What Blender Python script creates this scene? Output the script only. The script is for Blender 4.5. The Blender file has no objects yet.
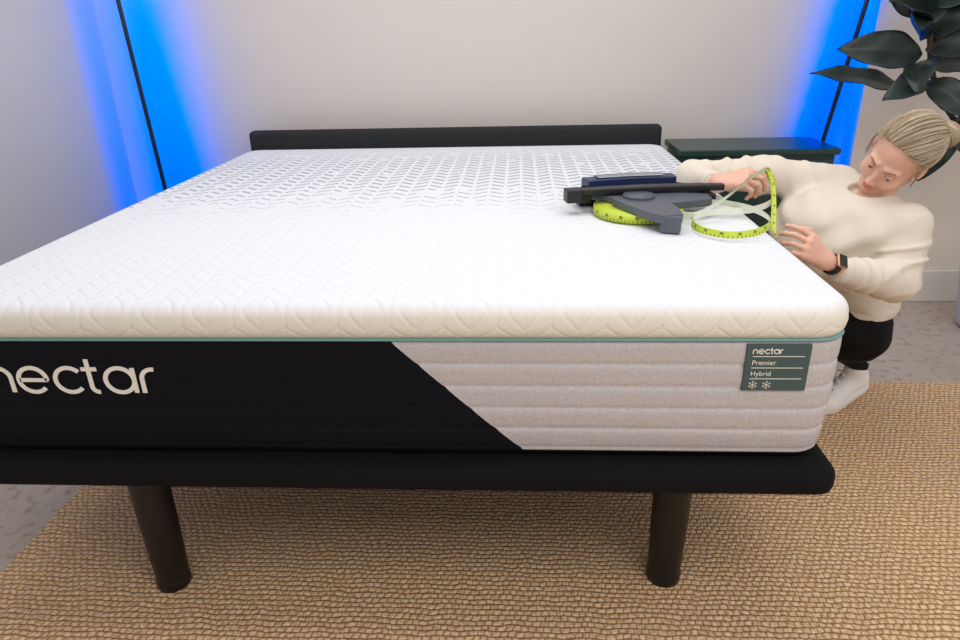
import bpy, bmesh, math, random
import numpy as np
from mathutils import Matrix, Vector
random.seed(4)
C = bpy.context
sc = C.scene
sc.view_settings.view_transform = 'Standard'
sc.view_settings.look = 'None'

# ------------------------------------------------------------------ node helpers
def hexc(r, g, b):
    f = lambda v: ((v/255+.055)/1.055)**2.4 if v/255 > .04045 else v/255/12.92
    return (f(r), f(g), f(b), 1)

class NT:
    def __init__(s, name):
        s.m = bpy.data.materials.new(name); s.m.use_nodes = True
        s.t = s.m.node_tree; s.b = s.t.nodes['Principled BSDF']
        s.co = None
    def n(s, typ, **kw):
        nd = s.t.nodes.new(typ)
        for k, v in kw.items(): setattr(nd, k, v)
        return nd
    def l(s, a, b): s.t.links.new(a, b)
    def put(s, sock, v):
        if isinstance(v, (int, float, tuple, list)): sock.default_value = v
        else: s.l(v, sock)
    def M(s, op, a, b=0.0, c=0.0):
        nd = s.n('ShaderNodeMath', operation=op)
        s.put(nd.inputs[0], a); s.put(nd.inputs[1], b); s.put(nd.inputs[2], c)
        return nd.outputs[0]
    def coord(s, which='Object'):
        return s.n('ShaderNodeTexCoord').outputs[which]
    def xyz(s):
        if not s.co:
            sp = s.n('ShaderNodeSeparateXYZ'); s.l(s.coord(), sp.inputs[0]); s.co = sp.outputs
        return s.co[0], s.co[1], s.co[2]
    def sstep(s, v, a, b):
        nd = s.n('ShaderNodeMapRange', interpolation_type='SMOOTHSTEP')
        s.put(nd.inputs[0], v); nd.inputs[1].default_value = a; nd.inputs[2].default_value = b
        return nd.outputs[0]
    def noise(s, scale, detail=2, vec=None):
        nd = s.n('ShaderNodeTexNoise'); nd.inputs['Scale'].default_value = scale
        nd.inputs['Detail'].default_value = detail
        s.l(vec if vec else s.coord(), nd.inputs['Vector'])
        return nd.outputs['Fac']
    def mix(s, f, a, b):
        nd = s.n('ShaderNodeMix', data_type='RGBA')
        s.put(nd.inputs[0], f); s.put(nd.inputs[6], a); s.put(nd.inputs[7], b)
        return nd.outputs[2]
    def bump(s, h, strength, dist):
        nd = s.n('ShaderNodeBump'); nd.inputs['Strength'].default_value = strength
        nd.inputs['Distance'].default_value = dist
        s.l(h, nd.inputs['Height']); s.l(nd.outputs[0], s.b.inputs['Normal'])
    def base(s, v): s.put(s.b.inputs['Base Color'], v)
    def rough(s, v): s.put(s.b.inputs['Roughness'], v)

def simple(name, col, rough=.6, nscale=0, nstr=.2, dist=.002, var=0.0, metal=0, spec=None, sheen=0, sss=0):
    k = NT(name); k.rough(rough); k.b.inputs['Metallic'].default_value = metal
    if spec is not None: k.b.inputs['Specular IOR Level'].default_value = spec
    if sheen: k.b.inputs['Sheen Weight'].default_value = sheen
    if sss:
        k.b.inputs['Subsurface Weight'].default_value = sss
        k.b.inputs['Subsurface Radius'].default_value = (.02, .008, .005)
        k.b.inputs['Subsurface Scale'].default_value = .4
    if nscale:
        nz = k.noise(nscale, 3)
        k.bump(nz, nstr, dist)
        if var:
            nz2 = k.noise(nscale*.15, 3)
            k.base(k.mix(nz2, tuple(c*(1-var) for c in col[:3])+(1,), tuple(min(1, c*(1+var)) for c in col[:3])+(1,)))
        else: k.base(col)
    else: k.base(col)
    return k.m

# ------------------------------------------------------------------ mesh helpers
def mesh_obj(name, V, F, mat=None, parent=None, smooth=True, mats=None, fm=None):
    me = bpy.data.meshes.new(name)
    me.from_pydata([tuple(map(float, v)) for v in V], [], [tuple(map(int, f)) for f in F])
    for m in (mats or ([mat] if mat else [])): me.materials.append(m)
    if fm is not None: me.polygons.foreach_set('material_index', list(map(int, fm)))
    me.polygons.foreach_set('use_smooth', [smooth]*len(me.polygons))
    me.update()
    o = bpy.data.objects.new(name, me); sc.collection.objects.link(o)
    if parent: o.parent = parent
    return o
def empty(name):
    o = bpy.data.objects.new(name, None); sc.collection.objects.link(o); return o
def box(name, lo, hi, mat, parent=None, bev=0.0, seg=3, M=None):
    bm = bmesh.new(); bmesh.ops.create_cube(bm, size=1)
    for v in bm.verts:
        v.co = Vector([lo[i]+(v.co[i]+.5)*(hi[i]-lo[i]) for i in range(3)])
    if bev: bmesh.ops.bevel(bm, geom=bm.edges[:], offset=bev, segments=seg, profile=.5, affect='EDGES')
    if M is not None: bmesh.ops.transform(bm, matrix=M, verts=bm.verts[:])
    me = bpy.data.meshes.new(name); bm.to_mesh(me); bm.free(); me.materials.append(mat)
    if bev: me.polygons.foreach_set('use_smooth', [True]*len(me.polygons))
    o = bpy.data.objects.new(name, me); sc.collection.objects.link(o)
    if parent: o.parent = parent
    if bev:
        m = o.modifiers.new('wn', 'WEIGHTED_NORMAL')
    return o
def tube(name, pts, rad, mat, parent=None, n=16, caps=True):
    pts = [np.array(p, float) for p in pts]
    if np.isscalar(rad): rad = [rad]*len(pts)
    V = []; F = []
    up = np.array([0.13, .21, 1.0]); prev = None
    for i, p in enumerate(pts):
        t = pts[min(i+1, len(pts)-1)]-pts[max(i-1, 0)]; L = np.linalg.norm(t); t = t/(L if L > 1e-9 else 1)
        if prev is None:
            a = np.cross(t, up)
            if np.linalg.norm(a) < .3: a = np.cross(t, [1, 0, 0])
        else: a = prev-t*np.dot(prev, t)
        a /= np.linalg.norm(a); prev = a; b = np.cross(t, a)
        for j in range(n):
            q = 2*math.pi*j/n
            V.append(p+rad[i]*(a*math.cos(q)+b*math.sin(q)))
    for i in range(len(pts)-1):
        for j in range(n):
            F.append((i*n+j, i*n+(j+1) % n, (i+1)*n+(j+1) % n, (i+1)*n+j))
    if caps:
        F.append(tuple(range(n))[::-1]); F.append(tuple((len(pts)-1)*n+j for j in range(n)))
    if name is None: return V, F
    return mesh_obj(name, V, F, mat, parent)
def lathe(name, prof, cx, cy, mat, parent=None, n=40, shear=None):
    V = []; F = []
    for r, z in prof:
        sx = (shear[0]*(z-.4)) if shear else 0
        for j in range(n):
            q = 2*math.pi*j/n; V.append((cx+sx+r*math.cos(q), cy+r*math.sin(q), z))
    for i in range(len(prof)-1):
        for j in range(n):
            F.append((i*n+j, i*n+(j+1) % n, (i+1)*n+(j+1) % n, (i+1)*n+j))
    return mesh_obj(name, V, F, mat, parent)
def catmull(P, m=8):
    P = [np.array(p, float) for p in P]; Q = [2*P[0]-P[1]]+P+[2*P[-1]-P[-2]]; out = []
    for i in range(1, len(Q)-2):
        for k in range(m):
            t = k/m
            out.append(.5*((2*Q[i])+(-Q[i-1]+Q[i+1])*t+(2*Q[i-1]-5*Q[i]+4*Q[i+1]-Q[i+2])*t*t+(-Q[i-1]+3*Q[i]-3*Q[i+1]+Q[i+2])*t**3))
    out.append(P[-1]); return out

# ------------------------------------------------------------------ SDF helpers
def cap(P, a, b, ra, rb):
    a = np.array(a, np.float32); b = np.array(b, np.float32); d = b-a
    h = np.clip(((P-a)@d)/max(float(d@d), 1e-12), 0, 1)
    return np.linalg.norm(P-a-h[:, None]*d, axis=1)-(ra+(rb-ra)*h)
def ell(P, c, r, R=None):
    q = P-np.array(c, np.float32)
    if R is not None: q = q@np.array(R, np.float32)
    r = np.array(r, np.float32)
    k0 = np.linalg.norm(q/r, axis=1); k1 = np.linalg.norm(q/(r*r), axis=1)+1e-9
    return k0*(k0-1)/k1
def smin(a, b, k):
    h = np.clip(.5+.5*(b-a)/k, 0, 1); return b+(a-b)*h-k*h*(1-h)
def smax(a, b, k): return -smin(-a, -b, k)
def nets(f, lo, hi, h):
    lo = np.array(lo, np.float32); n = np.ceil((np.array(hi)-lo)/h).astype(int)+1
    g = np.stack(np.meshgrid(*[lo[i]+h*np.arange(n[i]) for i in range(3)], indexing='ij'), -1).astype(np.float32)
    val = f(g.reshape(-1, 3)).reshape(n)
    ins = val < 0
    nc = n-1
    S = np.zeros(tuple(nc)+(3,), np.float32); N = np.zeros(tuple(nc), np.float32)
    for ax in range(3):
        o = [i for i in range(3) if i != ax]
        sl0 = [slice(None)]*3; sl1 = [slice(None)]*3
        sl0[ax] = slice(0, -1); sl1[ax] = slice(1, None)
        a = val[tuple(sl0)]; b = val[tuple(sl1)]
        cr = (a < 0) != (b < 0)
        t = np.where(cr, a/(a-b+1e-20), 0)
        pos = g[tuple(sl0)].copy(); pos[..., ax] += t*h
        pos *= cr[..., None]
        for i0 in (0, 1):
            for i1 in (0, 1):
                s = [slice(None)]*3
                s[o[0]] = slice(i0, i0+nc[o[0]]); s[o[1]] = slice(i1, i1+nc[o[1]])
                S += pos[tuple(s)]; N += cr[tuple(s)]
    act = N > 0; idx = -np.ones(tuple(nc), int); idx[act] = np.arange(act.sum())
    V = S[act]/N[act][:, None]
    F = []
    for ax in range(3):
        o1, o2 = (ax+1) % 3, (ax+2) % 3
        sl0 = [slice(None)]*3; sl1 = [slice(None)]*3
        sl0[ax] = slice(0, -1); sl1[ax] = slice(1, None)
        A = ins[tuple(sl0)]; B = ins[tuple(sl1)]
        c = np.argwhere(A != B)
        ok = (c[:, o1] > 0) & (c[:, o2] > 0) & (c[:, o1] < nc[o1]) & (c[:, o2] < nc[o2]); c = c[ok]
        q = []
        for d1, d2 in ((-1, -1), (0, -1), (0, 0), (-1, 0)):
            e = c.copy(); e[:, o1] += d1; e[:, o2] += d2
            q.append(idx[e[:, 0], e[:, 1], e[:, 2]])
        q = np.stack(q, 1); fl = ~A[c[:, 0], c[:, 1], c[:, 2]]
        q[fl] = q[fl][:, ::-1]; F.append(q)
    return V, np.concatenate(F)
def sdf_obj(name, f, lo, hi, h, mat, parent, sm=2):
    V, F = nets(f, lo, hi, h)
    o = mesh_obj(name, V, F, mat, parent)
    if sm:
        m = o.modifiers.new('s', 'SMOOTH'); m.iterations = sm; m.factor = .5
    return o
nrm = lambda v: np.array(v, float)/np.linalg.norm(v)

# ================================================================== MATERIALS
k = NT('quilted_cover'); x, y, z = k.xyz()
k.rough(.85)
yy = k.M('SUBTRACT', y, z)
tri = k.M('PINGPONG', x, .055)
vv = k.M('DIVIDE', k.M('ADD', yy, k.M('MULTIPLY', tri, .9)), .042)
g1 = k.M('PINGPONG', vv, .5)
g2 = k.M('PINGPONG', k.M('DIVIDE', x, .055), .5)
fine = k.M('PINGPONG', k.M('DIVIDE', k.M('SUBTRACT', yy, k.M('MULTIPLY', tri, .6)), .010), .5)
hgt = k.M('ADD', k.sstep(g1, 0, .22), k.M('MULTIPLY', k.sstep(g2, 0, .15), .6))
hgt = k.M('ADD', hgt, k.M('MULTIPLY', fine, .35))
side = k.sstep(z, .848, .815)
hgt = k.M('MULTIPLY', hgt, k.M('SUBTRACT', 1.0, k.M('MULTIPLY', side, .40)))
hgt = k.M('ADD', hgt, k.M('MULTIPLY', k.noise(9, 2), 2.0))
k.bump(hgt, .42, .0038)
# printed grey dashes toward the head of the bed
tri2 = k.M('PINGPONG', x, .055)
v2 = k.M('FRACT', k.M('DIVIDE', k.M('ADD', y, k.M('MULTIPLY', tri2, .75)), .056))
fade = k.M('MULTIPLY', k.sstep(y, .60, 1.30), k.M('SUBTRACT', 1.0, k.sstep(y, 1.55, 2.0)))
thr = k.M('MULTIPLY', fade, .38)
d1 = k.M('LESS_THAN', v2, thr)
cellr = k.M('GREATER_THAN', k.noise(11, 1), k.M('SUBTRACT', .52, k.M('MULTIPLY', fade, .22)))
d2 = k.M('MULTIPLY', k.M('GREATER_THAN', tri2, .006), k.M('LESS_THAN', tri2, .049))
mask = k.M('MULTIPLY', k.M('MULTIPLY', d1, d2), k.M('MULTIPLY', cellr, .62))
mask = k.M('MULTIPLY', mask, k.M('GREATER_THAN', z, .84))
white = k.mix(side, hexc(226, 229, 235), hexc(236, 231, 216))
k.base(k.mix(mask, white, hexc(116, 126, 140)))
M_top = k.m

k = NT('mattress_border'); x, y, z = k.xyz(); k.rough(.9)
bd = k.M('SUBTRACT', x, k.M('ADD', .05, k.M('MULTIPLY', k.M('SUBTRACT', .765, z), 1.03)))
isg = k.M('GREATER_THAN', bd, 0.0)
nz = k.noise(160, 4)
grey = k.mix(nz, hexc(176, 169, 168), hexc(214, 208, 207))
blk = k.mix(nz, hexc(6, 7, 12), hexc(18, 19, 28))
k.base(k.mix(isg, blk, grey))
k.b.inputs['Specular IOR Level'].default_value = .2
k.bump(k.M('ADD', k.noise(260, 3), k.M('MULTIPLY', k.noise(14, 2), 4.0)), .35, .003)
M_bord = k.m

k = NT('jute_rug'); x, y, z = k.xyz(); k.rough(.95)
wob = k.M('MULTIPLY', k.M('SUBTRACT', k.noise(16, 3), .5), .022)
wob2 = k.M('MULTIPLY', k.M('SUBTRACT', k.noise(17, 3), .5), .03)
yr = k.M('DIVIDE', k.M('ADD', y, wob), .0165)
row = k.M('FLOOR', yr)
odd = k.M('MULTIPLY', k.M('MODULO', k.M('ABSOLUTE', row), 2.0), .5)
xr = k.M('ADD', k.M('DIVIDE', k.M('ADD', x, wob2), .0195), odd)
hx = k.M('PINGPONG', xr, .5); hy = k.M('PINGPONG', yr, .5)
h = k.M('MULTIPLY', k.sstep(hx, -.10, .3), k.sstep(hy, -.05, .30))
var = k.noise(80, 4)
h2 = k.M('ADD', h, k.M('MULTIPLY', var, .8))
k.bump(h2, .8, .005)
lightc = k.mix(k.sstep(var, .3, .7), hexc(198, 152, 106), hexc(250, 218, 176))
big = k.noise(2.2, 3)
c = k.mix(k.sstep(h, 0, .6), hexc(124, 84, 50), lightc)
k.base(k.mix(k.M('MULTIPLY', big, .3), c, hexc(214, 172, 126)))
M_rug = k.m

k = NT('polished_concrete')
n1 = k.noise(2.5, 6); n2 = k.noise(30, 5)
c = k.mix(n1, hexc(156, 142, 128), hexc(202, 190, 178))
k.base(k.mix(k.sstep(n2, .5, .75), c, hexc(156, 124, 104)))
k.rough(.42); k.bump(n2, .08, .002)
M_floor = k.m
M_wall = simple('painted_wall', hexc(218, 210, 204), .75, 60, .06, .002, .015)
M_wallR = simple('painted_wall_warm', hexc(232, 221, 209), .75, 60, .06, .002, .015)
M_wallL = simple('painted_wall_left', hexc(206, 204, 208), .75, 60, .06, .002, .015)
M_trim = simple('painted_trim', hexc(232, 226, 218), .45)
M_bfab = simple('black_fabric', hexc(14, 14, 16), .9, 500, .5, .001, .1, spec=.2)
M_hb = simple('charcoal_fabric', hexc(46, 48, 50), .95, 400, .6, .001, .25, spec=.2)
M_leg = simple('black_metal', hexc(8, 7, 8), .42)
M_teal = simple('teal_piping', hexc(120, 160, 156), .7)
M_green = simple('dark_green_lacquer', hexc(26, 58, 54), .32)
M_pole = simple('lamp_black', hexc(6, 6, 8), .5)
M_logo = simple('embroidery_cream', hexc(240, 236, 222), .8, 600, .3, .0005)
M_label = simple('label_grey_green', hexc(72, 90, 88), .8, 500, .3, .0005)
M_skin = simple('skin', hexc(230, 182, 160), .5, 120, .1, .0006, .04, sss=.12)
M_lip = simple('lips', hexc(200, 124, 114), .45)
M_sweat = simple('cream_knit', hexc(226, 217, 202), .95, 260, .5, .0015, .03)
M_pants = simple('black_leggings', hexc(10, 10, 12), .8, 200, .2, .001, spec=.2)
M_white = simple('white_rubber', hexc(236, 232, 228), .55)
M_eye = simple('eye_white', hexc(226, 220, 216), .2)
M_iris = simple('iris', hexc(60, 70, 74), .15)
M_hairs = [simple('blonde_hair_%d' % i, hexc(*c_), .5) for i, c_ in enumerate(((132, 110, 88), (158, 136, 112), (184, 164, 138), (206, 190, 166)))]
M_brow = simple('brow_hair', hexc(150, 112, 84), .8)
M_gdev = simple('grey_plastic', hexc(84, 90, 100), .4)
M_bdev = simple('black_plastic', hexc(18, 18, 22), .4)
M_blue = simple('navy_plastic', hexc(30, 44, 84), .35)
M_silver = simple('silver_plate', hexc(150, 156, 168), .3, metal=.6)
M_watch = simple('watch_glass', hexc(10, 10, 12), .08)
M_gold = simple('gold_case', hexc(214, 170, 130), .3, metal=.8)
M_pot = simple('glazed_white_pot', hexc(214, 222, 236), .35)
M_soil = simple('soil', hexc(50, 38, 30), .95, 60, .6, .01)
M_stem = simple('woody_stem', hexc(70, 58, 44), .8, 80, .4, .003)
k = NT('tape_yellow'); uv = k.n('ShaderNodeSeparateXYZ'); k.l(k.coord('UV'), uv.inputs[0])
tick = k.M('MULTIPLY', k.M('LESS_THAN', k.M('FRACT', k.M('MULTIPLY', uv.outputs[0], 90.0)), .22), k.M('LESS_THAN', uv.outputs[1], .4))
num = k.M('MULTIPLY', k.M('LESS_THAN', k.M('FRACT', k.M('MULTIPLY', uv.outputs[0], 22.0)), .22), k.M('LESS_THAN', k.M('ABSOLUTE', k.M('SUBTRACT', uv.outputs[1], .62)), .18))
k.base(k.mix(k.M('MULTIPLY', k.M('MAXIMUM', tick, num), .8), hexc(196, 214, 66), hexc(70, 84, 24))); k.rough(.4)
M_tape = k.m
M_tapew = simple('tape_white_back', hexc(230, 234, 216), .4)
k = NT('leaf_dark'); n1 = k.noise(8, 3)
k.base(k.mix(n1, hexc(20, 32, 32), hexc(46, 62, 56))); k.rough(.4); M_leaf = k.m

# ================================================================== ROOM
YB, YR = 2.27, 2.16
box('floor', (-2.0, -3.5, -.1), (4.6, 2.5, 0), M_floor)
box('wall_back', (-2.0, YB, 0), (1.93, YB+.12, 3.0), M_wall)
box('wall_right', (1.93, YR, 0), (4.6, YB+.12, 3.0), M_wallR)
box('wall_left', (-1.86, -3.5, 0), (-1.74, YB, 3.0), M_wallL)
box('baseboard_right', (1.93, YR-.018, 0), (4.6, YR, .17), M_trim, bev=.004)
box('baseboard_back', (-1.74, YB-.018, 0), (1.93, YB, .17), M_trim, bev=.004)
box('baseboard_left', (-1.74, -3.5, 0), (-1.722, YB-.018, .17), M_trim, bev=.004)
box('rug', (-1.11, -2.2, 0.0), (3.6, 1.235, .012), M_rug, bev=.004)

# ================================================================== MATTRESS
def rrect(hx, y0, y1, r, off, n=8):
    hx -= off; y0 += off; y1 -= off; r = max(r-off, .004); P = []
    for cx, cy, a0 in ((hx-r, y1-r, 0), (-hx+r, y1-r, 90), (-hx+r, y0+r, 180), (hx-r, y0+r, 270)):
        for i in range(n+1):
            a = math.radians(a0+90*i/n); P.append((cx+r*math.cos(a), cy+r*math.sin(a)))
    return P
def sweep(name, prof, hx, y0, y1, r, mat, parent, topcap=False, botcap=False):
    V = []; F = []; n = 36
    for off, z in prof:
        for p in rrect(hx, y0, y1, r, off): V.append((p[0], p[1], z))
    for i in range(len(prof)-1):
        for j in range(n):
            F.append((i*n+j, i*n+(j+1) % n, (i+1)*n+(j+1) % n, (i+1)*n+j))
    if topcap: F.append(tuple((len(prof)-1)*n+j for j in range(n)))
    if botcap: F.append(tuple(range(n))[::-1])
    return mesh_obj(name, V, F, mat, parent)
mat_e = empty('mattress')
HX = .995
prof = [(.10, .480), (.04, .480), (.022, .486), (.010, .497)]
nb = 5; za, zb = .500, .762
for i in range(nb):
    for j in range(9):
        t = j/8; zz = za+(zb-za)*(i+t)/nb
        prof.append((.0036*abs(2*t-1)**5+.010*max(0, 1-(zz-.5)/.12)**2, zz))
prof += [(.010, .768)]
sweep('border', prof, HX, 0.0, 2.05, .075, M_bord, mat_e, botcap=True)
sweep('piping', [(.012, .763), (.0, .765), (-.002, .768), (0, .770), (.012, .772)], HX, 0, 2.05, .075, M_teal, mat_e)
prof = [(.02, .770), (.003, .772), (-.003, .782), (-.006, .797), (-.004, .810)]
for i in range(1, 9):
    a = math.radians(90*i/8); prof.append((-.004+.040*(1-math.cos(a)), .810+.036*math.sin(a)))
prof += [(.08, .8475), (.16, .850), (.3, .852), (.5, .853)]
sweep('quilted_topper', prof, HX, 0.0, 2.05, .08, M_top, mat_e, topcap=True)
sweep('bottom_gusset', [(.03, .480), (.020, .482), (.018, .490), (.022, .496)], HX, 0, 2.05, .075, M_bfab, mat_e)

# embroidered lettering on the foot panel
def strip(pts, w, closed=False):
    pts = [np.array(p, float) for p in pts]; V = []; n = len(pts)
    for i in range(n):
        t = pts[min(i+1, n-1)]-pts[max(i-1, 0)]; t /= np.linalg.norm(t); nn = np.array([-t[1], t[0]])
        V += [pts[i]+nn*w/2, pts[i]-nn*w/2]
    return V, [(2*i, 2*i+1, 2*i+3, 2*i+2) for i in range(n-1)]
def arc(cx, cy, r, a0, a1, n=28):
    return [(cx+r*math.cos(math.radians(a0+(a1-a0)*i/n)), cy+r*math.sin(math.radians(a0+(a1-a0)*i/n))) for i in range(n+1)]
def word(name, x0, z0, s, yv, mat, parent, w=.15):
    L = [([arc(.40, .55, .40, 180, 0)+[(.80, 0)], [(0, 0), (0, .55)], [(-.12, .0), (.0, .0)]], .80),
         ([[(.05, .5), (.98, .5)]+arc(.5, .5, .48, 0, 318)], 1.0),
         ([arc(.5, .5, .48, 42, 318)], .84),
         ([[(.12, 1.32), (.12, .25)]+arc(.34, .25, .22, 180, 275, 10), [(-.12, .93), (.40, .93)]], .36),
         ([arc(.5, .5, .48, 0, 360), [(.98, .98), (.98, 0)]], 1.0),
         ([[(0, 0), (0, .55)]+arc(.38, .55, .38, 180, 80, 12)], .42)]
    V = []; F = []; xx = 0
    for strokes, adv in L:
        for st in strokes:
            v, f = strip(st, w); b = len(V)
            V += [(x0+(xx+p[0])*s*1.08, yv-.0003*(len(V) % 3), z0+p[1]*s) for p in v]; F += [tuple(i+b for i in q) for q in f]
        xx += adv+.25
    o = mesh_obj(name, V, F, mat, parent, smooth=False)
    m = o.modifiers.new('t', 'SOLIDIFY'); m.thickness = .0015
    return o
word('embroidered_lettering', -.852, .641, .062, -.002, M_logo, mat_e)
lab = box('label', (.781, -.0040, .655), (.910, .006, .760), M_label, mat_e, bev=.0015)
word('label_wordmark', .794, .7405, .0095, -.005, M_logo, mat_e, .2)
def text(s, x, z, size, parent, name):
    cu = bpy.data.curves.new(name, 'FONT'); cu.body = s; cu.size = size; cu.extrude = .0002
    cu.materials.append(M_logo)
    o = bpy.data.objects.new(name, cu); sc.collection.objects.link(o)
    o.location = (x, -.005, z); o.rotation_euler = (math.pi/2, 0, 0); o.parent = parent
text('Premier', .794, .715, .015, mat_e, 'label_text_1')
text('Hybrid', .794, .690, .015, mat_e, 'label_text_2')
for i, zz in enumerate((.734, .708, .683)):
    box('label_rule_%d' % i, (.794, -.0051, zz-.0006), (.898, -.0035, zz+.0006), M_logo, mat_e)
for cx in (.802, .830):
    V = []; F = []
    def addst(p0, p1, w_):
        v, f = strip([p0, p1], w_); b = len(V)
        V.extend([(cx+p[0], -.0051, .669+p[1]) for p in v]); F.extend([tuple(i+b for i in g) for g in f])
    for a in range(6):
        q = math.radians(60*a+30); u_ = np.array((math.cos(q), math.sin(q)))
        addst((0, 0), tuple(u_*.0095), .0013)
        for s_ in (-1, 1):
            q2 = q+s_*math.radians(50); w2 = np.array((math.cos(q2), math.sin(q2)))
            addst(tuple(u_*.0055), tuple(u_*.0055+w2*.0032), .0010)
    mesh_obj('label_snowflake', V, F, M_logo, mat_e, smooth=False)

# ================================================================== BED BASE
base_e = empty('adjustable_bed_base')
sweep('deck', [(.06, .412), (.03, .412), (.012, .415), (.003, .422), (0, .432), (0, .450), (.003, .462), (.012, .471), (.03, .474), (.06, .474)], 1.008, -.045, 2.06, .05, M_bfab, base_e, True, True)
box('steel_frame', (-.85, .08, .375), (.85, 1.98, .414), M_leg, base_e, bev=.005)
for lx, sh, ly in ((-.608, -.01, .088), (.704, .01, .143), (-.608, 0, 1.85), (.70, 0, 1.85)):
    lathe('leg', [(0, .413), (.047, .413), (.047, .34), (.046, .20), (.042, .045), (.042, .04), (.043, .038), (.043, .014), (.042, .0125), (0, .0125)], lx, ly, M_leg, base_e, shear=(sh,))
hb = empty('headboard')
box('upholstered_panel', (-1.0, 2.075, .35), (1.0, 2.15, .925), M_hb, hb, bev=.022, seg=5)
box('headboard_post_left', (-.9, 2.10, .0), (-.82, 2.14, .45), M_leg, hb, bev=.004)
box('headboard_post_right', (.82, 2.10, .0), (.9, 2.14, .45), M_leg, hb, bev=.004)

# ================================================================== NIGHTSTAND
ns = empty('nightstand')
box('top', (1.03, 1.81, .82), (1.72, 2.16, .848), M_green, ns, bev=.005)
box('carcass', (1.045, 1.83, .12), (1.705, 2.155, .82), M_green, ns, bev=.003)
for i, (a, b) in enumerate(((.14, .35), (.36, .57), (.58, .80))):
    box('drawer_%d' % i, (1.06, 1.818, a), (1.69, 1.832, b), M_green, ns, bev=.003)
    tube('pull_%d' % i, [(1.30, 1.80, (a+b)/2), (1.45, 1.80, (a+b)/2)], .006, M_leg, ns)
for xx in (1.06, 1.65):
    for yv in (1.85, 2.09):
        box('foot', (xx, yv, 0), (xx+.04, yv+.04, .12), M_green, ns, bev=.003)

# ================================================================== CORNER LAMPS
# LED strips: saturated blue, written in linear sRGB coordinates (outside the sRGB gamut)
def lamp(p0, p1, face, en):
    e = empty('floor_lamp')
    p0 = np.array(p0, float); p1 = np.array(p1, float); d = p1-p0
    tube('pole', [p0+d*t for t in (0, .25, .5, .75, 1)], .0095, M_pole, e, 12)
    lathe('foot_disc', [(0, .022), (.09, .022), (.1, .018), (.1, 0), (0, 0)], p0[0], p0[1], M_pole, e)
    f = nrm(face)
    ld = bpy.data.lights.new('led_strip', 'AREA'); ld.shape = 'RECTANGLE'
    L = np.linalg.norm(d)*.93
    ld.size = .012; ld.size_y = float(L); ld.energy = en; ld.color = (1, 1, 1)
    ld.use_nodes = True
    em = ld.node_tree.nodes['Emission']
    cb = ld.node_tree.nodes.new('ShaderNodeCombineXYZ')
    cb.inputs[0].default_value = -.25; cb.inputs[1].default_value = -.05; cb.inputs[2].default_value = 1.0
    ld.node_tree.links.new(cb.outputs[0], em.inputs['Color'])
    o = bpy.data.objects.new('led_strip', ld); sc.collection.objects.link(o); o.parent = e
    yv = nrm(d); zz = -f; zz = nrm(zz-yv*np.dot(zz, yv)); xv = np.cross(yv, zz)
    c = p0+d*.52+f*.014
    o.matrix_world = Matrix(((xv[0], yv[0], zz[0], c[0]), (xv[1], yv[1], zz[1], c[1]), (xv[2], yv[2], zz[2], c[2]), (0, 0, 0, 1)))
lamp((-1.425, 2.05, 0.0), (-1.505, 2.05, 1.75), (-.20, 1, 0), 6.2)
lamp((1.67, 2.175, 0.0), (1.89, 2.10, 1.75), (.10, 1, 0), 4.3)

# ================================================================== PLANT
pl = empty('potted_rubber_plant')
lathe('pot', [(0, .005), (.11, .005), (.125, .02), (.165, .30), (.17, .31), (.16, .315), (.15, .30), (.148, .28)], 2.53, 1.80, M_pot, pl)
lathe('soil', [(.149, .28), (.08, .287), (0, .29)], 2.53, 1.80, M_soil, pl)
tube('stem_1', catmull([(2.52, 1.8, .27), (2.42, 1.8, .55), (2.25, 1.8, .85), (2.05, 1.78, 1.08), (1.96, 1.76, 1.3), (1.93, 1.76, 1.62)]), .011, M_stem, pl, 10)
tube('stem_2', catmull([(2.55, 1.8, .27), (2.48, 1.84, .7), (2.36, 1.84, 1.1), (2.3, 1.84, 1.6)]), .010, M_stem, pl, 10)
def leaf(b, t, w, n, bend=.06):
    b = np.array(b, float); t = np.array(t, float); d = t-b; L = np.linalg.norm(d); d /= L
    n = nrm(n); s = nrm(np.cross(d, n)); n = np.cross(s, d); V = []; F = []
    m, q = 14, 6
    for i in range(m+1):
        u = i/m; wd = w*max(.02, (math.sin(math.pi*min(1, u**.85))**.75)) if u < 1 else .001
        if u < .06: wd = .006
        for j in range(-q, q+1):
            v = j/q
            V.append(b+d*L*u+s*wd*v+n*(.22*wd*abs(v)+bend*(1-(2*u-1)**2)+.006*math.sin(u*17+v*2)*abs(v)))
    r = 2*q+1
    for i in range(m):
        for j in range(r-1): F.append((i*r+j, i*r+j+1, (i+1)*r+j+1, (i+1)*r+j))
    o = mesh_obj('leaf', V, F, M_leaf, pl); mm = o.modifiers.new('t', 'SOLIDIFY'); mm.thickness = .0015
LV = [((1.93, 1.08), (1.49, 1.165), .058), ((1.95, 1.22), (1.62, 1.25), .074), ((1.93, 1.28), (1.69, 1.42), .080), ((1.94, 1.36), (1.79, 1.60), .084),
      ((1.96, 1.28), (2.07, 1.54), .088), ((1.96, 1.24), (2.25, 1.36), .086), ((1.97, 1.18), (2.25, 1.19), .074), ((1.99, 1.12), (2.16, .98), .062),
      ((1.97, 1.13), (1.77, 1.06), .056), ((2.17, .98), (2.07, .70), .058), ((2.19, .95), (2.10, .86), .048), ((1.94, 1.40), (2.18, 1.54), .084),
      ((1.94, 1.5), (1.78, 1.72), .07), ((1.95, 1.36), (1.83, 1.32), .062), ((2.3, .85), (2.45, .7), .06),
      ((2.35, 1.1), (2.55, 1.2), .07), ((2.32, 1.3), (2.10, 1.42), .07), ((2.3, 1.45), (2.5, 1.6), .07), ((2.36, 1.0), (2.17, .92), .065),
      ((1.93, 1.55), (2.1, 1.75), .06), ((2.3, 1.6), (2.2, 1.8), .06), ((1.98, 1.2), (1.87, 1.09), .062)]
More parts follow.
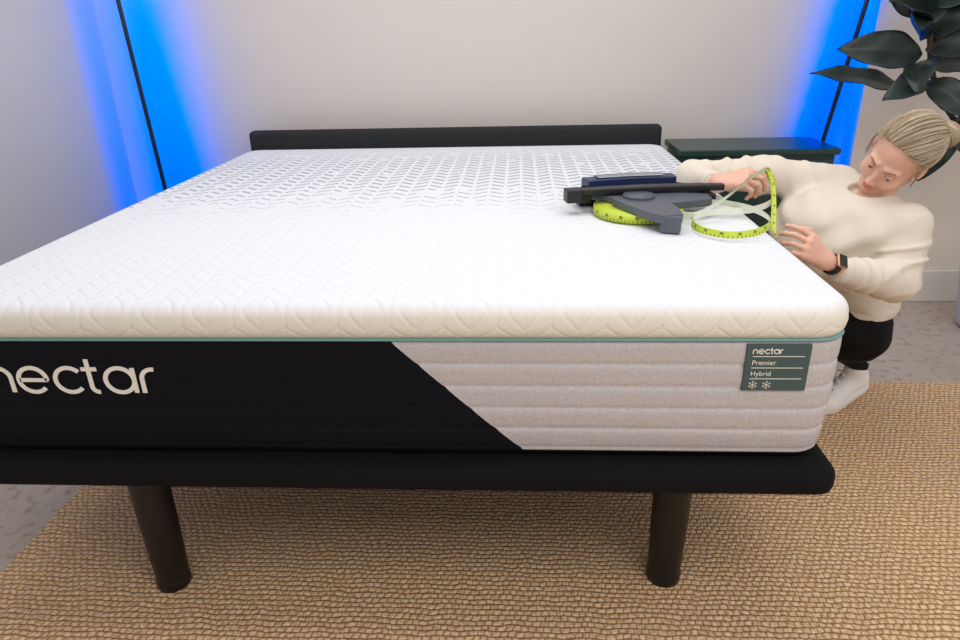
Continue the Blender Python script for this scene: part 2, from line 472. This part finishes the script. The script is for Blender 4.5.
for i, (a, b, w) in enumerate(LV):
    ya = 1.77; yb = 1.74+.12*math.sin(i*2.3)-.04
    leaf((a[0], ya, a[1]), (b[0], yb, b[1]), w, (-.35+.5*math.sin(i*1.7), -.75, .6+.4*math.cos(i*2.9)), .02+.02*math.sin(i))

# ================================================================== TAPE MEASURE
tm = empty('tape_measure')
cx, cy = .665, .69
def ringmesh(name, r0, r1, z0, z1, mat, n=48):
    return lathe(name, [(r0, z0), (r1, z0), (r1, z1), (r0, z1), (r0, z0)], cx, cy, mat, tm, n)
o = ringmesh('wound_tape', .05, .128, .858, .881, M_tape, 96)
uvl = o.data.uv_layers.new(name='UVMap')
for poly in o.data.polygons:
    for li in poly.loop_indices:
        v = o.data.vertices[o.data.loops[li].vertex_index].co
        top = math.hypot(v.x-cx, v.y-cy)
        uvl.data[li].uv = ((math.atan2(v.y-cy, v.x-cx)/(2*math.pi)*.8+.5), (v.z-.858)/.023 if abs(poly.normal.z) < .5 else .95)
ringmesh('hub', 0.0, .052, .855, .892, M_bdev)
def arm(name, pts, w, z0, z1, mat):
    V = []; F = []; n = len(pts)
    P = [np.array(p[:2], float) for p in pts]
    for i in range(n):
        t = P[min(i+1, n-1)]-P[max(i-1, 0)]; t /= np.linalg.norm(t); nn = np.array([-t[1], t[0]])
        ww = w[i] if hasattr(w, '__len__') else w
        for s, zz in ((1, z0), (-1, z0), (-1, z1), (1, z1)):
            q = P[i]+nn*s*ww/2; V.append((q[0], q[1], zz+(pts[i][2] if len(pts[i]) > 2 else 0)))
    for i in range(n-1):
        for j in range(4): F.append((i*4+j, i*4+(j+1) % 4, i*4+4+(j+1) % 4, i*4+4+j))
    F.append((3, 2, 1, 0)); F.append(tuple((n-1)*4+j for j in range(4)))
    o = mesh_obj(name, V, F, mat, tm); b = o.modifiers.new('b', 'BEVEL'); b.width = .004; b.segments = 3
    o.modifiers.new('w', 'WEIGHTED_NORMAL')
    return o
arm('frame_arm_1', [(.66, .70), (.68, .62), (.705, .54), (.72, .485)], [.15, .13, .10, .06], .880, .904, M_gdev)
arm('frame_arm_2', [(.66, .69), (.75, .69), (.83, .70), (.87, .70)], [.14, .12, .09, .06], .880, .903, M_gdev)
arm('frame_arm_3', [(.68, .70), (.61, .74), (.56, .79), (.54, .83)], [.10, .08, .07, .05], .880, .902, M_gdev)
arm('front_foot', [(.695, .505), (.745, .49)], .04, .855, .900, M_gdev)
ringmesh('hub_cap', 0.0, .045, .902, .912, M_gdev)
arm('crank_bar', [(.462, .705), (.56, .73), (.70, .755), (.82, .765), (.925, .765)], [.03, .036, .040, .036, .026], .905, .924, M_bdev)
arm('crank_knob', [(.455, .70), (.50, .71)], .045, .888, .927, M_bdev)
arm('handle_grip', [(.525, .85), (.60, .875), (.70, .90), (.81, .905)], .06, .865, .925, M_blue)
arm('grip_plate', [(.56, .868), (.66, .893), (.77, .903)], .040, .925, .931, M_silver)
arm('handle_base', [(.50, .80), (.60, .83), (.72, .85), (.84, .85)], .035, .855, .90, M_bdev)
arm('handle_link_1', [(.80, .90), (.86, .84), (.88, .72)], .03, .88, .903, M_bdev)
arm('handle_link_2', [(.54, .87), (.50, .80), (.52, .72)], .03, .88, .903, M_bdev)
def ribbon(name, pts, wv, w=.022):
    P = catmull(pts, 10); Wv = catmull(wv, 10)
    for nm, mat, off in ((name+'_face', M_tape, .0004), (name+'_back', M_tapew, -.0004)):
        V = []; F = []; U = []; acc = 0
        for i, p in enumerate(P):
            t = nrm(P[min(i+1, len(P)-1)]-P[max(i-1, 0)]); wd = nrm(Wv[i]-t*np.dot(Wv[i], t)); nn = np.cross(t, wd)
            if i: acc += np.linalg.norm(P[i]-P[i-1])
            V += [p+wd*w/2+nn*off, p-wd*w/2+nn*off]; U += [(acc, 1), (acc, 0)]
        F = [(2*i, 2*i+1, 2*i+3, 2*i+2) for i in range(len(P)-1)]
        o = mesh_obj(nm, V, F, mat, tm); ul = o.data.uv_layers.new(name='UVMap')
        for lp in o.data.loops: ul.data[lp.index].uv = U[lp.vertex_index]
Z = (0, 0, 1)
ribbon('tape_pull', [(1.045, .775, .962), (.99, .74, .945), (.92, .67, .915), (.85, .61, .890), (.80, .58, .876), (.765, .60, .874)],
       [(0, -.5, 1), (0, -.7, .7), (0, -.7, .7), (0, -.5, 1), (.1, -.1, 1), Z])
ribbon('tape_loop', [(1.045, .775, .965), (1.065, .76, .92), (1.045, .70, .885), (.985, .66, .872), (.93, .66, .868), (.85, .64, .868), (.79, .56, .868), (.79, .47, .868), (.85, .415, .868), (.93, .44, .87), (.985, .52, .875), (.975, .62, .88), (.92, .69, .882), (.86, .70, .884)],
       [Z, (.3, 0, 1), (.3, .3, 1), (.1, .2, 1), (0, .2, 1), (0, .2, 1), (.2, 0, 1), (.2, .2, 1), (0, .4, 1), (-.2, .3, 1), (-.3, 0, 1), (-.2, 0, 1), (0, -.2, 1), (0, -.2, 1)], .018)
ribbon('tape_end', [(1.05, .775, .965), (1.058, .74, .92), (1.04, .66, .875), (1.015, .58, .85), (1.009, .53, .815), (1.007, .51, .78)],
       [(1, .4, 0), (1, .4, 0), (1, .4, 0), (1, .3, 0), (.2, 1, 0), (0, 1, 0)], .014)

# ================================================================== WOMAN
wo = empty('woman')
HS = 1.06
Fh = nrm((-.80, -.44, -.46)); Uh = np.array((.34, -.40, .84)); Uh = nrm(Uh-Fh*np.dot(Uh, Fh)); Rh = np.cross(Fh, Uh)
Ch = np.array((1.452, .845, .984))
H2W = np.stack([Rh, Fh, Uh], 0)*HS
def hw(p): return np.asarray(p)@H2W+Ch
neckb = np.array((1.412, .910, .832)); nax = nrm((-.05, -.20, 1))

def folds(P, a, b, n, amp, ph=0):
    a = np.array(a); b = np.array(b); d = b-a; L = np.linalg.norm(d); d = d/L
    q = P-a; t = (q@d)/L; s = q-np.outer(q@d, d)
    w = np.sin(t*n*2*np.pi+ph+s[:, 0]*35-s[:, 2]*28+1.3*np.sin(t*9+ph))
    win = np.clip(1-np.abs(t-.5)*1.4, 0, 1)*(np.linalg.norm(s, axis=1) < .13)
    return -amp*np.maximum(w, 0)**2*win
def crease(P, dr, per, amp, ph):
    dr = nrm(dr)
    f_ = (P@dr)/per*np.pi+ph+1.1*np.sin(P[:, 2]*11+ph)+.8*np.sin(P[:, 1]*13+2*ph)
    m = .5+.5*np.sin(P[:, 0]*17+P[:, 1]*12+P[:, 2]*9+3*ph)
    return amp*m*np.cos(f_)
def f_sweater(P):
    d = ell(P, (1.30, .940, .72), (.150, .165, .145))
    d = smin(d, ell(P, (1.40, .93, .735), (.12, .16, .12)), .06)
    d = smin(d, cap(P, (1.38, .94, .68), (1.50, 1.0, .47), .12, .13), .08)
    d = smin(d, cap(P, (1.395, 1.06, .830), (1.465, .79, .782), .062, .062), .06)
    r = cap(P, (1.38, 1.07, .850), (1.13, 1.05, .892), .066, .057)
    r = smin(r, cap(P, (1.13, 1.05, .892), (.90, 1.05, .890), .057, .046), .03)
    r = smin(r, cap(P, (.90, 1.05, .890), (.922, .905, .900), .046, .034), .03)
    l = cap(P, (1.490, .79, .786), (1.460, .73, .635), .068, .060)
    l2 = cap(P, (1.458, .73, .625), (1.25, .635, .695), .057, .038)
    l = smin(l, l2, .03)
    r += folds(P, (1.3, 1.06, .87), (.88, 1.05, .89), 5, .010)+folds(P, (.90, 1.07, .89), (.922, .90, .9), 3, .006, 1)
    l += folds(P, (1.49, .80, .79), (1.46, .72, .60), 3, .011, 2)+folds(P, (1.46, .73, .62), (1.24, .63, .70), 4, .011, .5)
    d = d+crease(P, (.5, .3, -.8), .045, .0060, .4)+crease(P, (.7, -.3, .55), .055, .0055, 2.0)
    d = smin(d, r, .04); d = smin(d, l, .016)
    q = P-(neckb+nax*.026); hh = q@nax; rad = np.sqrt(np.maximum((q*q).sum(1)-hh*hh, 0))
    ring = np.sqrt((rad-.062)**2+(hh*.7)**2)-.009
    d = smin(d, ring, .010)
    hole = np.maximum(rad-.055, -hh-.008)
    d = smax(d, -hole, .004)
    inm = np.maximum(P[:, 2]-.858, P[:, 0]-1.005)
    d = np.maximum(d, -inm)
    d = np.maximum(d, .43-P[:, 2])
    return d
sdf_obj('sweater', f_sweater, (.82, .55, .40), (1.72, 1.25, 1.0), .0055, M_sweat, wo, 2)
def torus(name, c, ax, R, r, mat, parent, sq=1.0, rib=0):
    ax = nrm(ax); a = nrm(np.cross(ax, [0.1, .2, 1])); b = np.cross(ax, a); V = []; F = []; n, m = 72, 10
    for i in range(n):
        q = 2*math.pi*i/n; e = a*math.cos(q)+b*math.sin(q)
        for j in range(m):
            s = 2*math.pi*j/m; V.append(np.array(c)+e*(R+(r+rib*(i % 3 == 0))*math.cos(s))+ax*r*sq*math.sin(s))
    for i in range(n):
        for j in range(m): F.append((i*m+j, ((i+1) % n)*m+j, ((i+1) % n)*m+(j+1) % m, i*m+(j+1) % m))
    return mesh_obj(name, V, F, mat, parent)
torus('cuff_right', (.9225, .900, .901), (.017, -.145, .002), .027, .008, M_sweat, wo, 2.2, .0012)
torus('cuff_left', (1.249, .635, .695), (-.22, -.085, .085), .031, .008, M_sweat, wo, 2.2, .0012)
torus('hem', (1.497, 1.0, .455), (.06, .02, -1), .118, .014, M_sweat, wo, 1.6, .0015)

ANK = ((1.575, 1.05, .19), (1.57, 1.21, .19))
def f_pants(P):
    d = ell(P, (1.50, 1.02, .37), (.120, .17, .13))
    for hip, kn, an in (((1.50, .96, .35), (1.27, .90, .47), ANK[0]), ((1.50, 1.10, .35), (1.26, 1.15, .45), ANK[1])):
        d = smin(d, cap(P, hip, kn, .09, .062), .04)
        mid = tuple(.6*kn[i]+.4*an[i] for i in range(3))
        d = smin(d, cap(P, kn, mid, .058, .058), .025)
        d = smin(d, cap(P, mid, an, .058, .036), .025)
    d += .003*np.sin(P[:, 0]*60+3*np.sin(P[:, 2]*30))*np.sin(P[:, 2]*45)
    return d
sdf_obj('leggings', f_pants, (1.15, .75, .05), (1.72, 1.32, .56), .007, M_pants, wo, 2)
# sneakers: squatting on the balls of the feet, heels raised
for i, an in enumerate(ANK):
    ax_, ay_, az_ = an
    toe = (ax_-.17, ay_-.06, .042); ball = (ax_-.10, ay_-.035, .046); heel = (ax_+.005, ay_+.01, .125)
    def f_shoe(P):
        d = cap(P, toe, ball, .031, .040)
        d = smin(d, cap(P, ball, heel, .042, .042), .02)
        d = smin(d, cap(P, heel, (ax_-.005, ay_, .165), .042, .040), .02)
        dn = lambda p, k_: (p[0], p[1], p[2]-k_)
        sole = np.minimum(cap(P, dn(toe, .018), dn(ball, .020), .034, .040), cap(P, dn(ball, .020), (ax_+.02, ay_+.01, .095), .040, .038))
        d = smin(d, sole, .004)
        d = smax(d, -cap(P, (ax_-.005, ay_, .195), (ax_-.005, ay_, .26), .034, .034), .003)
        return np.maximum(d, .0125-P[:, 2])
    sdf_obj('sneaker_%d' % i, f_shoe, (ax_-.25, ay_-.14, 0), (ax_+.09, ay_+.08, .23), .004, M_white, wo, 1)
    tube('sock_%d' % i, [(ax_-.005, ay_, .15), (ax_-.004, ay_, .215)], .036, M_white, wo, 20)
    for j in range(4):
        t = j/4; b0 = np.array(ball)*(1-t)+np.array((ax_-.035, ay_-.01, .150))*t+np.array((-.010, 0, .040))
        tube('lace_%d_%d' % (i, j), [b0+(0, -.024, -.008), b0+(-.002, 0, .002), b0+(0, .024, -.008)], .003, M_white, wo, 6)

# head
def f_head(P):
    d = ell(P, (0, -.018, .032), (.073, .094, .082))
    d = smin(d, ell(P, (0, .022, -.026), (.058, .064, .082)), .03)
    d = smin(d, ell(P, (0, .066, -.094), (.016, .018, .015)), .025)
    for s in (-1, 1):
        d = smin(d, ell(P, (s*.034, .056, -.034), (.025, .025, .024)), .02)
        d = smin(d, cap(P, (s*.050, .0, -.055), (s*.018, .06, -.096), .016, .011), .03)
        d = smin(d, cap(P, (s*.014, .083, .020), (s*.044, .071, .019), .006, .006), .014)
        d = smax(d, -ell(P, (s*.030, .098, -.001), (.017, .017, .011)), .010)
    d = smin(d, cap(P, (0, .083, .006), (0, .100, -.033), .0055, .0085), .010)
    for s in (-1, 1): d = smin(d, ell(P, (s*.009, .094, -.038), (.0062, .009, .0058)), .005)
    d = smin(d, ell(P, (0, .0835, -.0635), (.021, .0085, .0050)), .006)
    d = smin(d, ell(P, (0, .0820, -.0730), (.017, .0090, .0058)), .006)
    d = smax(d, -ell(P, (0, .095, -.0683), (.022, .006, .0013)), .002)
    return d
V, F = nets(f_head, (-.09, -.125, -.13), (.09, .13, .125), .0024)
fc = V[F].mean(1)
lipm = (np.abs(fc[:, 0]) < .022) & (fc[:, 1] > .078) & (np.abs(fc[:, 2]+.0685) < .0105*np.sqrt(np.maximum(0, 1-(fc[:, 0]/.023)**2)))
o = mesh_obj('head', hw(V), F, None, wo, mats=[M_skin, M_lip], fm=lipm.astype(int))
m = o.modifiers.new('s', 'SMOOTH'); m.iterations = 2; m.factor = .4
def sphere_local(name, c, r, mat, scl=(1, 1, 1), n=20, zmin=-2):
    V = []; F = []; m = n//2
    for i in range(m+1):
        for j in range(n):
            t = math.pi*i/m; q = 2*math.pi*j/n
            V.append((c[0]+r*scl[0]*math.sin(t)*math.cos(q), c[1]+r*scl[1]*math.sin(t)*math.sin(q), c[2]+r*scl[2]*math.cos(t)))
    for i in range(m):
        if math.cos(math.pi*(i+1)/m) < zmin: continue
        for j in range(n): F.append((i*n+j, (i+1)*n+j, (i+1)*n+(j+1) % n, i*n+(j+1) % n))
    return mesh_obj(name, hw(V), F, mat, wo)
for s in (-1, 1):
    sphere_local('eyeball', (s*.030, .0735, -.001), .0115, M_eye)
    sphere_local('iris', (s*.030-.002, .0795, -.0042), .0060, M_iris)
    sphere_local('upper_eyelid', (s*.030, .0735, -.001), .0127, M_skin, zmin=.05, n=28)
    tube('eyelashes', hw([(s*.030-.0125, .0760, .001), (s*.030-.006, .0848, .0012), (s*.030, .0864, .0012), (s*.030+.006, .0848, .0012), (s*.030+.0125, .0760, .001)]), .0010, M_brow, wo, 6)
    tube('eyebrow', hw([(s*.014, .0900, .018), (s*.026, .0870, .0225), (s*.038, .0800, .0225), (s*.048, .069, .017)]), [.0015, .0022, .0020, .0008], M_brow, wo, 8)
def f_ears(P):
    d = None
    for s in (-1, 1):
        e = ell(P, (s*.074, -.008, -.010), (.010, .017, .029))
        e = smax(e, -ell(P, (s*.085, -.004, -.006), (.009, .010, .018)), .004)
        d = e if d is None else np.minimum(d, e)
    return d
V, F = nets(f_ears, (-.095, -.04, -.05), (.095, .02, .035), .0025)
mesh_obj('ears', hw(V), F, M_skin, wo)
# hair: under-layer cap, combed-back strands, low bun
hc = np.array((0, -.020, .030)); hr = np.array((.0815, .1015, .0925))
line_pts = [(0, .80, .60), (.30, .76, .58), (.58, .64, .50), (.78, .50, .28), (.90, .34, .02), (.93, .12, .10), (.96, -.08, .05), (.93, -.30, -.30), (.80, -.50, -.62), (.45, -.72, -.80), (0, -.75, -.85)]
line = [nrm(p) for p in catmull(line_pts, 6)]
bunc = (-.040, -.122, .030)
def f_hair(P):
    d = ell(P, hc, hr-.0015)
    d = smin(d, ell(P, (0, -.070, -.022), (.058, .046, .046)), .03)
    ax_ = np.abs(P[:, 0])
    ln = .060-.85*np.maximum(ax_-.03, 0)
    hz = (P[:, 1]-ln)*.72-(P[:, 2]-.064)*.69
    d = smax(d, hz, .006)
    low = -(P[:, 2]-.012)*.55+(P[:, 1]+.012)*.83
    d = smax(d, np.minimum(low, .05)-.018, .006)
    d = smax(d, -(P[:, 2]+.070), .01)
    b = ell(P, bunc, (.036, .030, .036))
    return smin(d, b, .008)
V, F = nets(f_hair, (-.10, -.18, -.09), (.10, .11, .145), .003)
mesh_obj('hair_underlayer', hw(V), F, M_hairs[1], wo)
bun = np.array(bunc); be = nrm((bun-hc)/hr)
HV = []; HF = []; HM_ = []
rr = random.Random(9)
def add_strand(pts, rad, mi):
    V, F = tube(None, pts, rad, None, n=4, caps=False); b = len(HV)
    HV.extend(V); HF.extend([tuple(i+b for i in f_) for f_ in F]); HM_.extend([mi]*len(F))
for i in range(1100):
    u = rr.random()**.8*(len(line)-1.001); a = line[int(u)]*(1-u % 1)+line[int(u)+1]*(u % 1)
    sx = 1 if i % 2 else -1
    a = nrm(a*np.array((sx, 1, 1))+np.array([rr.uniform(-.03, .03) for _ in range(3)]))
    t0 = 0 if rr.random() < .55 else rr.uniform(0, .5)
    w_ = math.acos(max(-.999, min(.999, float(a@be)))); pts = []; lift = rr.uniform(0, .0020); ph = rr.uniform(0, 6)
    for j in range(11):
        t = t0+(1-t0)*j/10
        dr = (math.sin((1-t)*w_)*a+math.sin(t*w_)*be)/math.sin(w_)
        dr = dr+np.array((0, .10, .22))*math.sin(math.pi*t)*.35; dr = nrm(dr)
        wob_ = .0012*math.sin(t*7+ph)
        pts.append(hc+dr*(hr+lift+.0008*math.sin(math.pi*t)+wob_))
    add_strand(hw(pts), [.0008+.0007*math.sin(math.pi*min(1, .1+j/11)) for j in range(11)], rr.choice((0, 1, 1, 2, 2, 2, 3, 3)))
for i in range(160):
    q0 = rr.uniform(0, 6.28); tl = rr.uniform(-1, 1); pts = []
    for j in range(12):
        q = q0+j*.26; rad = math.sqrt(max(.05, 1-tl*tl*.9))
        p = np.array((math.cos(q)*rad, tl*.95, math.sin(q)*rad)); pts.append(bun+p*np.array((.038, .032, .038)))
    add_strand(hw(pts), .0014, rr.choice((0, 1, 2, 2, 3)))
for i in range(26):
    s = 1 if i % 2 else -1; r = rr.random
    a = (s*(.030+.03*r()), .060+.012*r(), .080+.010*r()); b = (s*(.074+.004*r()), .030+.012*r(), .045+.02*r()); c = (s*(.077+.004*r()), .012+.015*r(), .0-.03*r()); e_ = (s*(.074+.006*r()), .0+.015*r(), -.04-.02*r())
    add_strand(hw(np.array(catmull([a, b, c, e_], 5))), .0006, 2)
mesh_obj('hair', HV, HF, None, wo, mats=M_hairs, fm=HM_)
def f_neck(P):
    a = hw((0, -.022, -.055)); return cap(P, neckb-np.array((0, 0, .05)), a, .052, .048)
sdf_obj('neck', f_neck, (1.32, .78, .72), (1.56, 1.0, 1.03), .005, M_skin, wo, 1)

# hands
def hand(name, wrist, fdir, dorsal, curls, thumb_pts, forearm, ow, scale=1.0):
    X = nrm(fdir); Zd = nrm(np.array(dorsal)-X*np.dot(dorsal, X))
    Y = nrm(np.cross(Zd, X)) if ow == 'R' else nrm(np.cross(X, Zd))
    W = np.array(wrist, float); B = np.stack([X, Y, Zd])
    T = lambda p: np.array(p)*scale@B+W
    kn = [(.082, .031, .002), (.088, .011, .004), (.084, -.010, .002), (.076, -.029, -.002)]
    ln = [(.040, .024, .019), (.044, .028, .020), (.041, .026, .020), (.032, .019, .018)]
    rd = [.0088, .0090, .0086, .0076]
    chains = []
    for i in range(4):
        p = np.array(kn[i]); a = 0; ch = [p.copy()]; sp = (1.5-i)*.06
        for j in range(3):
            a += math.radians(curls[i][j])
            p = p+ln[i][j]*np.array((math.cos(a)*math.cos(sp), math.sin(sp)*math.cos(a), -math.sin(a))); ch.append(p.copy())
        chains.append(ch)
    def f(P):
        d = None
        for i in range(4):
            e = cap(P, T((.0, (.5-i/3)*.022, 0)), T(kn[i]), .0155*scale, .0120*scale)
            d = e if d is None else smin(d, e, .012)
        d = smin(d, cap(P, T((.012, .014, -.006)), T((.05, .024, -.008)), .017*scale, .013*scale), .014)
        d = smin(d, cap(P, T((.0, 0, 0)), forearm, .023*scale, .026), .02)
        for i in range(4):
            ch = chains[i]; e = None
            for j in range(3):
                r0 = rd[i]*(1-.08*j); r1 = rd[i]*(1-.08*(j+1))
                s = cap(P, T(ch[j]), T(ch[j+1]), r0*scale, r1*scale); e = s if e is None else smin(e, s, .003)
            d = smin(d, e, .0035)
        t = None
        tr = [.014, .0112, .0100, .0086]
        for j in range(len(thumb_pts)-1):
            s = cap(P, T(thumb_pts[j]), T(thumb_pts[j+1]), tr[j]*scale, tr[j+1]*scale); t = s if t is None else smin(t, s, .004)
        return smin(d, t, .006)
    pts = [T(c) for ch in chains for c in ch]+[T(p) for p in thumb_pts]+[np.array(forearm), W]
    lo = np.min(pts, 0)-.035; hi = np.max(pts, 0)+.035
    sdf_obj(name, f, lo, hi, .0026, M_skin, wo, 1)
    return T, chains
TR, cR = hand('hand_right', (.935, .862, .903), (.80, -.42, .28), (-.1, -.45, .88),
     [(28, 38, 25), (38, 45, 30), (48, 50, 35), (55, 55, 35)],
     [(.018, .020, -.008), (.050, .043, -.022), (.082, .046, -.032), (.104, .038, -.036)], (.922, .92, .900), 'R')
TL, cL = hand('hand_left', (1.175, .592, .742), (-.78, -.22, .60), (-.1, -.80, .55),
     [(20, 32, 22), (30, 40, 25), (38, 45, 30), (42, 48, 30)],
     [(.018, .020, -.008), (.048, .045, -.018), (.078, .055, -.028), (.100, .050, -.040)], (1.27, .642, .688), 'L', .95)
wc = np.array((1.205, .606, .725)); wa = nrm((-.22, -.085, .10))
torus('watch_band', wc, wa, .0275, .0035, M_bdev, wo, 3.0)
nd_ = nrm(np.array((-.1, -.72, .62))-wa*np.dot((-.1, -.72, .62), wa)); sd = np.cross(wa, nd_)
cc = wc+nd_*.030
MW = Matrix(((wa[0], sd[0], nd_[0], cc[0]), (wa[1], sd[1], nd_[1], cc[1]), (wa[2], sd[2], nd_[2], cc[2]), (0, 0, 0, 1)))
box('watch_case', (-.018, -.020, -.005), (.018, .020, .005), M_gold, wo, bev=.004, M=MW)
box('watch_screen', (-.0155, -.0175, .0035), (.0155, .0175, .0062), M_watch, wo, bev=.001, M=MW)

# ================================================================== LIGHTS
def area(name, loc, sx, sy, en, col, rot=(0, 0, 0)):
    l = bpy.data.lights.new(name, 'AREA'); l.shape = 'RECTANGLE'; l.size = sx; l.size_y = sy; l.energy = en; l.color = col
    o = bpy.data.objects.new(name, l); sc.collection.objects.link(o); o.location = loc; o.rotation_euler = rot
area('ceiling_panel_light', (.1, .7, 2.9), 2.6, 1.6, 33, (1, .96, .91))
area('ceiling_panel_light', (1.6, -1.8, 2.9), 2.4, 1.6, 48, (1, .95, .88))
w = bpy.data.worlds.new('World'); sc.world = w; w.use_nodes = True
w.node_tree.nodes['Background'].inputs[0].default_value = (.97, .965, 1.0, 1)
w.node_tree.nodes['Background'].inputs[1].default_value = .62

# ================================================================== CAMERA
yaw, pitch, roll = .061, .403, .025
f = np.array([-math.sin(yaw)*math.cos(pitch), math.cos(yaw)*math.cos(pitch), -math.sin(pitch)])
r = np.array([math.cos(yaw), math.sin(yaw), 0]); d = np.cross(f, r)
r2 = r*math.cos(roll)+d*math.sin(roll); d2 = d*math.cos(roll)-r*math.sin(roll)
cam = bpy.data.cameras.new('camera'); cam.lens = 681.7/960*36; cam.sensor_width = 36; cam.clip_start = .02
co = bpy.data.objects.new('camera', cam); sc.collection.objects.link(co)
co.matrix_world = Matrix(((r2[0], -d2[0], -f[0], .318), (r2[1], -d2[1], -f[1], -1.277), (r2[2], -d2[2], -f[2], 1.359), (0, 0, 0, 1)))
sc.camera = co
